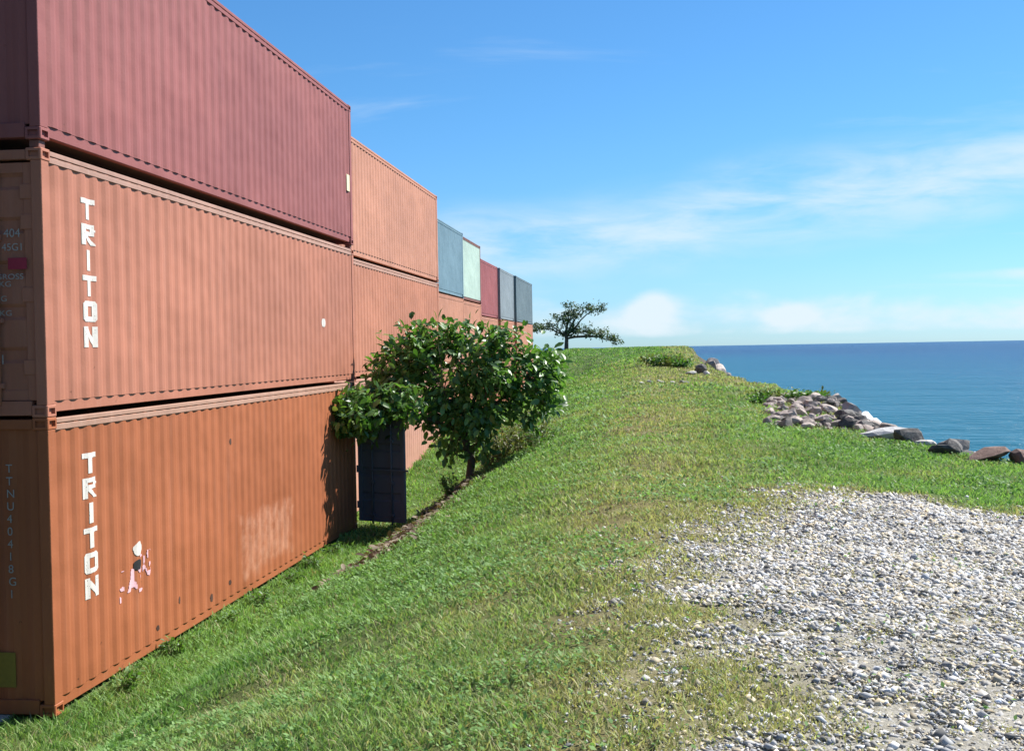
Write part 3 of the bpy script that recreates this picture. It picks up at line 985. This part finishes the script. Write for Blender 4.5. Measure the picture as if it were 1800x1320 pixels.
# low broad-leaved ground cover mixed into the turf
def cover(y0, y1, dens, size):
    n = int(dens*(y1-y0)*12.5)
    Y = rng.uniform(y0, y1, n); X = rng.uniform(-.2, 11.5, n)
    d = Y+10.95
    patch = fbm(X*.8+60, Y*.8+9, 3)
    k = (X > 5.77-d*.60-.8) & (X < 5.77+d*.40+.8) & (X < edge_x(Y)) & ~blocked(X, Y)
    k &= rng.random(n) < sm(.40, .66, patch)*(1-.97*sm(.02, .3, gravel_mask(X, Y)))*(1-soil_mask(X, Y))
    X, Y = X[k], Y[k]; n = len(X)
    a = rng.uniform(0, 6.283, n); L_ = size*rng.uniform(.6, 1.5, n); tl_ = rng.normal(.25, .35, n)
    d_ = np.stack([np.cos(a), np.sin(a), tl_], -1); sd = np.stack([-np.sin(a), np.cos(a), rng.normal(0, .3, n)], -1)
    b_ = np.stack([X, Y, ground_z(X, Y)+rng.uniform(.015, .05, n)], -1)
    co = np.stack([b_, b_+d_*(L_*.5)[:, None]+sd*(L_*.34)[:, None], b_+d_*L_[:, None], b_+d_*(L_*.5)[:, None]-sd*(L_*.34)[:, None]], 1)
    q = np.arange(n)[:, None]*4
    tri = np.concatenate([q+np.array([[0, 1, 2]]), q+np.array([[0, 2, 3]])], 1).reshape(-1, 3)
    t_ = rng.random(n)[:, None]
    c = np.array([.085, .20, .045])*(1-t_)+np.array([.26, .42, .14])*t_
    return co.reshape(-1, 3), tri, np.repeat(c, 4, 0)
o_ = 0; C_, T_, K_ = [], [], []
for co, tri, c in (cover(-7.4, -2, 900, .026), cover(-2, 4, 600, .032), cover(4, 14, 260, .042), cover(14, 30, 70, .07)):
    C_.append(co); T_.append(tri+o_); K_.append(c); o_ += len(co)
cme = np_mesh('ground_cover', np.concatenate(C_), np.concatenate(T_), np.concatenate(K_))
tag(link('ground_cover', cme, bl), 'low broad-leaved creeping weeds mixed into the grass', kind='stuff')
print('cover', len(cme.polygons), 'grass tris', len(gme.polygons), 'stones', ns)

# ------------------------------------------------------------------ foliage tools
def leaf_material(name, c1, c2, trans=.3, gloss=.35):
    mt, nt, b = mat(name)
    g = nt.new('ShaderNodeObjectInfo')
    geo = nt.new('ShaderNodeNewGeometry')
    rn = nt.math('FRACT', nt.math('ADD', g.outputs['Random'], geo.outputs['Random Per Island']))
    c = nt.mix(rn, c1, c2)
    nt.l.new(c, b.inputs['Base Color'])
    b.inputs['Roughness'].default_value = gloss
    b.inputs['Specular IOR Level'].default_value = .5
    tr = nt.new('ShaderNodeBsdfTranslucent')
    nt.l.new(nt.mix(1.0, c, (1.3, 1.5, .6), 'MULTIPLY'), tr.inputs[0])
    mx = nt.new('ShaderNodeMixShader'); mx.inputs[0].default_value = trans
    nt.l.new(b.outputs[0], mx.inputs[1]); nt.l.new(tr.outputs[0], mx.inputs[2])
    nt.l.new(mx.outputs[0], nt.n['Material Output'].inputs[0])
    return mt
bark, nt, b = mat('bark')
t = nt.new('ShaderNodeTexCoord').outputs['Object']
n = nt.noise(nt.scale(t, (14, 14, 3)), 1.0, 5, .65)
nt.l.new(nt.mix(n, (.045, .032, .022), (.16, .125, .09)), b.inputs['Base Color'])
b.inputs['Roughness'].default_value = .9
nt.l.new(nt.bump(n, .6, .03), b.inputs['Normal'])

LEAF_V = np.array([(0, 0, 0), (.30, -.23, .05), (.30, .23, .05), (.32, 0, -.015), (.68, -.22, .04), (.68, .22, .04), (.70, 0, -.03), (1.0, 0, -.10)])
LEAF_F = np.array([(0, 1, 3), (0, 3, 2), (1, 4, 6), (1, 6, 3), (3, 6, 5), (3, 5, 2), (4, 7, 6), (6, 7, 5)])
def leaf_frames(dirs, ups):
    d = dirs/np.linalg.norm(dirs, axis=1, keepdims=True)
    s = np.cross(ups, d); s /= np.linalg.norm(s, axis=1, keepdims=True)+1e-9
    u = np.cross(d, s)
    return np.stack([d, s, u], -1)          # columns

def limb(p0, p1, sag, n=6, jit=.05, rnd=random):
    pts = []
    for i in range(n+1):
        t_ = i/n
        p = Vector(p0).lerp(Vector(p1), t_)
        p.z += sag*4*t_*(1-t_)
        if 0 < i < n: p += Vector((rnd.uniform(-jit, jit), rnd.uniform(-jit, jit), rnd.uniform(-jit, jit)))
        pts.append(p)
    return pts

# ------------------------------------------------------------------ the leafy tree by the containers
TX, TY = 2.14, 12.85
TZ = float(ground_z(TX, TY))-.05
tree = empty('broadleaf_tree', (TX, TY, TZ))
tag(tree, 'small broad-leaved tree with dark glossy leaves beside the containers', 'tree')
fork = Vector((-.12, .05, .95))
trunk_pts = [Vector((.02, 0, -.1)), Vector((0, 0, .12)), Vector((.03, .02, .45)), Vector((-.06, .03, .75)), fork, Vector((-.10, .1, 1.6)), Vector((-.05, .12, 2.2))]
link('trunk', MB().tube(trunk_pts, [.12, .095, .078, .075, .085, .06, .03], 10).mesh('trunk', 0, True), bark, tree)
lobes = [  # centre (local), radii, weight
    ((-.25, .15, 2.25), (1.35, 1.15, .92), 1.0), ((-1.0, -.1, 2.45), (.75, .85, .70), .5), ((.75, .1, 2.25), (.95, .95, .72), .55),
    ((1.25, .05, 1.75), (.55, .7, .60), .34), ((-1.70, -1.75, 1.66), (.50, .8, .42), .42), ((-1.2, -1.2, 1.64), (.65, .9, .46), .48), ((-1.80, -2.1, 1.52), (.40, .6, .32), .26), ((-1.35, -.3, 2.25), (.6, .8, .55), .34),
    ((-.1, -.35, 1.45), (.95, .75, .42), .40), ((-.30, -.2, .80), (.34, .34, .26), .07), ((.12, -.1, .72), (.26, .3, .3), .05),
    ((-.15, -.35, 1.32), (.75, .6, .30), .22), ((1.5, .1, 2.35), (.35, .5, .4), .14), ((.25, .1, 2.85), (.75, .7, .36), .20), ((-.55, .1, 2.85), (.6, .6, .36), .18)]
tips = []
wsum = sum(l[2] for l in lobes)
for c_, r_, wgt in lobes:
    for _ in range(max(3, int(450*wgt/wsum))):
        while True:
            q = np.array([random.uniform(-1, 1) for _ in range(3)])
            rr_ = float((q**2).sum())
            if .12 < rr_ < 1: break
        tips.append(Vector((c_[0]+q[0]*r_[0], c_[1]+q[1]*r_[1], c_[2]+q[2]*r_[2])))
lim_ends = [(-1.7, -1.8, 1.65), (-1.2, -.8, 1.7), (-1.0, 0, 2.4), (-.3, .4, 2.9), (.55, .1, 2.75), (1.15, 0, 2.0), (.6, .7, 2.3), (-.4, -.6, 1.9), (.5, -.5, 1.9), (-.2, -.3, .9)]
lims = []
for e in lim_ends:
    pts = limb(fork if e[2] > 1.2 else Vector((0, 0, .5)), e, .12)
    lims.append(pts)
    link('limb', MB().tube(pts, [.05, .045, .04, .034, .028, .02, .012], 7).mesh('limb', 0, True), bark, tree)
allp = [p for l_ in lims for p in l_[2:]]
tw = MB()
for tp in tips:
    q = min(allp, key=lambda a: (a-tp).length)
    if tp.z > 1.0 or (q-tp).length < .5:
        tw.tube(limb(q, tp, .03, 3, .03), [.012, .009, .007, .004], 4, False)
link('twigs', tw.mesh('twigs', 0, True), bark, tree)['kind'] = 'stuff'
lm = leaf_material('glossy_leaf', (.032, .095, .022), (.150, .285, .070), .32, .42)
lm_y = leaf_material('young_leaf', (.10, .17, .035), (.19, .25, .07), .35, .4)
crown_c = np.array([0, .1, 2.1])
pos, dirs, ups, szs = [], [], [], []
for tp in tips:
    nl = random.randint(13, 21)
    outw = np.array(tp)-crown_c
    outw /= np.linalg.norm(outw)+1e-6
    for i in range(nl):
        p_ = np.array(tp)+rng.normal(0, .115, 3)
        d_ = outw*.55+rng.normal(0, .65, 3)+np.array([0, 0, -.30])
        u_ = outw*.5+np.array([0, 0, .9])+rng.normal(0, .45, 3)
        pos.append(p_); dirs.append(d_); ups.append(u_); szs.append(random.uniform(.12, .235))
pos = np.array(pos); dirs = np.array(dirs); ups = np.array(ups); szs = np.array(szs)
FRM = leaf_frames(dirs, ups)
# the 300 that show largest: on the sea side and front of the crown
show = -(pos[:, 1])*.6+pos[:, 0]*.15+szs*7+rng.normal(0, .25, len(pos))
order = np.argsort(-show)
big, rest = order[:300], order[300:]
crown = link('crown', np_mesh('crown', (np.einsum('nij,kj->nki', FRM[rest], LEAF_V*np.array([1, .95, 1]))*szs[rest][:, None, None]+pos[rest][:, None]).reshape(-1, 3),
             (np.arange(len(rest))[:, None, None]*8+LEAF_F[None]).reshape(-1, 3)), lm, tree)
crown['kind'] = 'stuff'
leaf_me = [np_mesh('leaf', LEAF_V*np.array([1, k, 1]), LEAF_F) for k in (.85, 1.0, 1.15)]
leaf_me[0].materials.append(lm); leaf_me[1].materials.append(lm); leaf_me[2].materials.append(lm)
leaf_y = np_mesh('leaf', LEAF_V, LEAF_F); leaf_y.materials.append(lm_y)
for j, i in enumerate(big):
    o = bpy.data.objects.new('leaf', leaf_y if j % 6 == 0 else leaf_me[j % 3])
    COL.objects.link(o); o.parent = crown
    mm = Matrix([list(FRM[i][r]) for r in range(3)]).to_4x4()
    o.matrix_local = Matrix.Translation(Vector(pos[i])) @ mm @ Matrix.Scale(szs[i], 4)

# ------------------------------------------------------------------ weeds round the trunk and along the brink
def weed(x, y, h, spread, n, label, c='weed', leafsz=.07, name='weed_clump', group='weeds on the bank'):
    z = float(ground_z(x, y))-.03
    root = empty(name, (x, y, z))
    tag(root, label, 'weed', group)
    st = MB(); P_, D_, U_, S_ = [], [], [], []
    for i in range(n):
        a = random.uniform(0, 6.28); r_ = random.random()**.6*spread
        tip = Vector((math.cos(a)*r_, math.sin(a)*r_, h*random.uniform(.55, 1.05)))
        b0 = Vector((math.cos(a)*r_*.35, math.sin(a)*r_*.35, 0))
        pts = limb(b0, tip, .03, 4, .02)
        st.tube(pts, [.006, .005, .005, .004, .002], 4, False)
        for k in range(9):
            q = pts[random.randint(1, 4)]
            P_.append(np.array(q)+rng.normal(0, .025, 3)); D_.append(np.array([math.cos(a), math.sin(a), .2])+rng.normal(0, .7, 3))
            U_.append(np.array([0, 0, 1])+rng.normal(0, .4, 3)); S_.append(leafsz*random.uniform(.6, 1.4))
    link('stems', st.mesh('stems'), M['weedstem'], root)['kind'] = 'stuff'
    P_ = np.array(P_); S_ = np.array(S_); FR = leaf_frames(np.array(D_), np.array(U_))
    link('foliage', np_mesh('foliage', (np.einsum('nij,kj->nki', FR, LEAF_V)*S_[:, None, None]+P_[:, None]).reshape(-1, 3), (np.arange(len(P_))[:, None, None]*8+LEAF_F[None]).reshape(-1, 3)), M[c], root)['kind'] = 'stuff'
M['weedstem'] = simple('weed_stem', (.13, .14, .05), .8)
M['weed'] = leaf_material('weed_leaf', (.075, .11, .028), (.19, .19, .06), .35, .5)
M['weeddry'] = leaf_material('dry_weed_leaf', (.17, .13, .05), (.28, .23, .10), .3, .6)
M['weedgreen'] = leaf_material('green_weed_leaf', (.05, .13, .03), (.13, .24, .05), .35, .5)
for (x, y, h, s, n_, c_) in ((2.75, 13.3, .62, .42, 46, 'weed'), (3.05, 14.3, .70, .5, 46, 'weed'), (2.62, 14.8, .75, .5, 40, 'weeddry'), (3.2, 15.6, .62, .45, 34, 'weed'), (2.5, 13.0, .45, .3, 28, 'weeddry'), (1.8, 12.5, .42, .28, 24, 'weedgreen'), (3.5, 13.6, .42, .4, 26, 'weedgreen')):
    weed(x, y, h, s, n_, 'brownish green weed clump growing beside the tree trunk', c_, .075, group='weeds round the tree')
for (x, y, h, s, n_, c_) in ((6.35, 46, .5, .8, 60, 'weedgreen'), (6.9, 45, .45, .7, 50, 'weed'), (7.2, 43, .4, .6, 40, 'weedgreen'), (6.0, 48, .45, .7, 40, 'weed')):
    weed(x, y, h, s, n_, 'yellow green shrubby clump on the far brink of the bank', c_, .16, 'low_shrub', 'shrubs on the far brink')
for i in range(8):
    y = random.uniform(19.3, 21.0); x = 8.3+.26*i+random.uniform(-.1, .1)
    weed(x, y, .22, .32, 20, 'grassy tuft growing on top of the rubble heap', 'weed' if i % 2 else 'weedgreen', .10, 'grass_tuft', 'tufts on the rubble heap')
for i in range(7):
    weed(.22+random.uniform(-.08, .1), 1.2+i*1.35+random.uniform(-.4, .4), random.uniform(.14, .26), .16, 14, 'low green weed against the foot of the rust orange container', 'weedgreen', .06, 'weed', 'weeds along the container foot')

# dead branch and litter in the gully
db = empty('fallen_branch', (2.2, 8.0, float(ground_z(2.2, 8.0))+.03))
tag(db, 'dead brown branch lying in the gully below the small tree', 'branch')
pts = []
for i in range(12):
    y = 4.6+i*.62
    x = 2.30-(y-3)/9.6*.20+random.uniform(-.05, .05)-.03
    pts.append(Vector((x-2.2, y-8.0, float(ground_z(x, y))+.05+random.uniform(-.01, .03)-db.location.z)))
link('stem', MB().tube(pts, [.022+.004*i for i in range(12)], 8).mesh('stem', 0, True), bark, db)
for k in (2, 4, 5, 7, 9):
    a = pts[k]; e = a+Vector((random.choice((-1, 1))*random.uniform(.15, .35), random.uniform(-.6, -.1), random.uniform(.04, .16)))
    link('twig', MB().tube(limb(a, e, .03, 4, .03), [.016, .014, .011, .008, .004], 6).mesh('twig', 0, True), bark, db)
NL = 1500
ly = rng.uniform(3.4, 12.9, NL); lx = 2.30-(ly-3)/9.6*.2-.16+rng.normal(0, .28, NL)
lp = np.stack([lx, ly, ground_z(lx, ly)+.02+rng.uniform(0, .03, NL)], -1)
FR = leaf_frames(rng.normal(0, 1, (NL, 3))*np.array([1, 1, .25]), np.array([0, 0, 1])+rng.normal(0, .35, (NL, 3)))
ls = rng.uniform(.06, .16, NL)
tag(link('leaf_litter', np_mesh('leaf_litter', (np.einsum('nij,kj->nki', FR, LEAF_V)*ls[:, None, None]+lp[:, None]).reshape(-1, 3), (np.arange(NL)[:, None, None]*8+LEAF_F[None]).reshape(-1, 3)),
    leaf_material('dead_leaf', (.07, .045, .028), (.26, .21, .14), .15, .7)), 'brown dead leaves littering the gully', kind='stuff')

# ------------------------------------------------------------------ wind-swept tree on the far crest
FX, FY = -1.6, 95.0
FZ = float(ground_z(FX, FY))-.1
ft = empty('spreading_tree', (FX, FY, FZ))
tag(ft, 'flat spreading open tree alone on the far grass crest', 'tree')
link('trunk', MB().tube([(0, 0, -.3), (.02, 0, .5), (.05, 0, 1.1), (-.05, 0, 1.7)], [.24, .19, .17, .16], 8).mesh('trunk', 0, True), bark, ft)
fl_ = [((-1.9, 0, 2.25), (1.0, .9, .26), 26), ((-2.6, .2, 2.05), (.5, .6, .2), 10), ((-.2, 0, 2.75), (1.0, 1.1, .55), 40), ((.6, 0, 3.3), (.8, .8, .3), 22), ((1.35, 0, 1.95), (1.0, .9, .36), 34),
       ((2.7, 0, 1.55), (1.0, .8, .25), 30), ((3.8, 0, 1.15), (.7, .6, .25), 16), ((2.75, 0, 3.75), (.75, .6, .34), 22), ((1.5, 0, 3.7), (.9, .6, .24), 18), ((4.5, 0, .8), (.4, .4, .2), 6), ((-.1, 0, 1.7), (.7, .6, .3), 14), ((.3, 0, 4.0), (.6, .5, .16), 8)]
for c_, r_, n_ in fl_:
    pts = limb((0, 0, 1.3 if c_[2] > 1.4 else 1.1), c_, .25, 6, .08)
    link('limb', MB().tube(pts, [.09, .08, .07, .06, .05, .04, .025], 6).mesh('limb', 0, True), bark, ft)
P_, D_, U_, S_ = [], [], [], []
for c_, r_, n_ in fl_:
    for _ in range(int(n_*1.5)):
        q = rng.uniform(-1, 1, 3)
        p0 = np.array(c_)+q*np.array(r_)
        for k in range(9):
            P_.append(p0+rng.normal(0, .13, 3)); D_.append(rng.normal(0, 1, 3)); U_.append(np.array([0, 0, 1])+rng.normal(0, .5, 3)); S_.append(random.uniform(.14, .28))
P_ = np.array(P_); S_ = np.array(S_); FR = leaf_frames(np.array(D_), np.array(U_))
cr = link('crown', np_mesh('crown', (np.einsum('nij,kj->nki', FR, LEAF_V)*S_[:, None, None]+P_[:, None]).reshape(-1, 3), (np.arange(len(P_))[:, None, None]*8+LEAF_F[None]).reshape(-1, 3)),
          leaf_material('far_leaf', (.045, .075, .035), (.11, .15, .075), .25, .6), ft)
cr['kind'] = 'stuff'
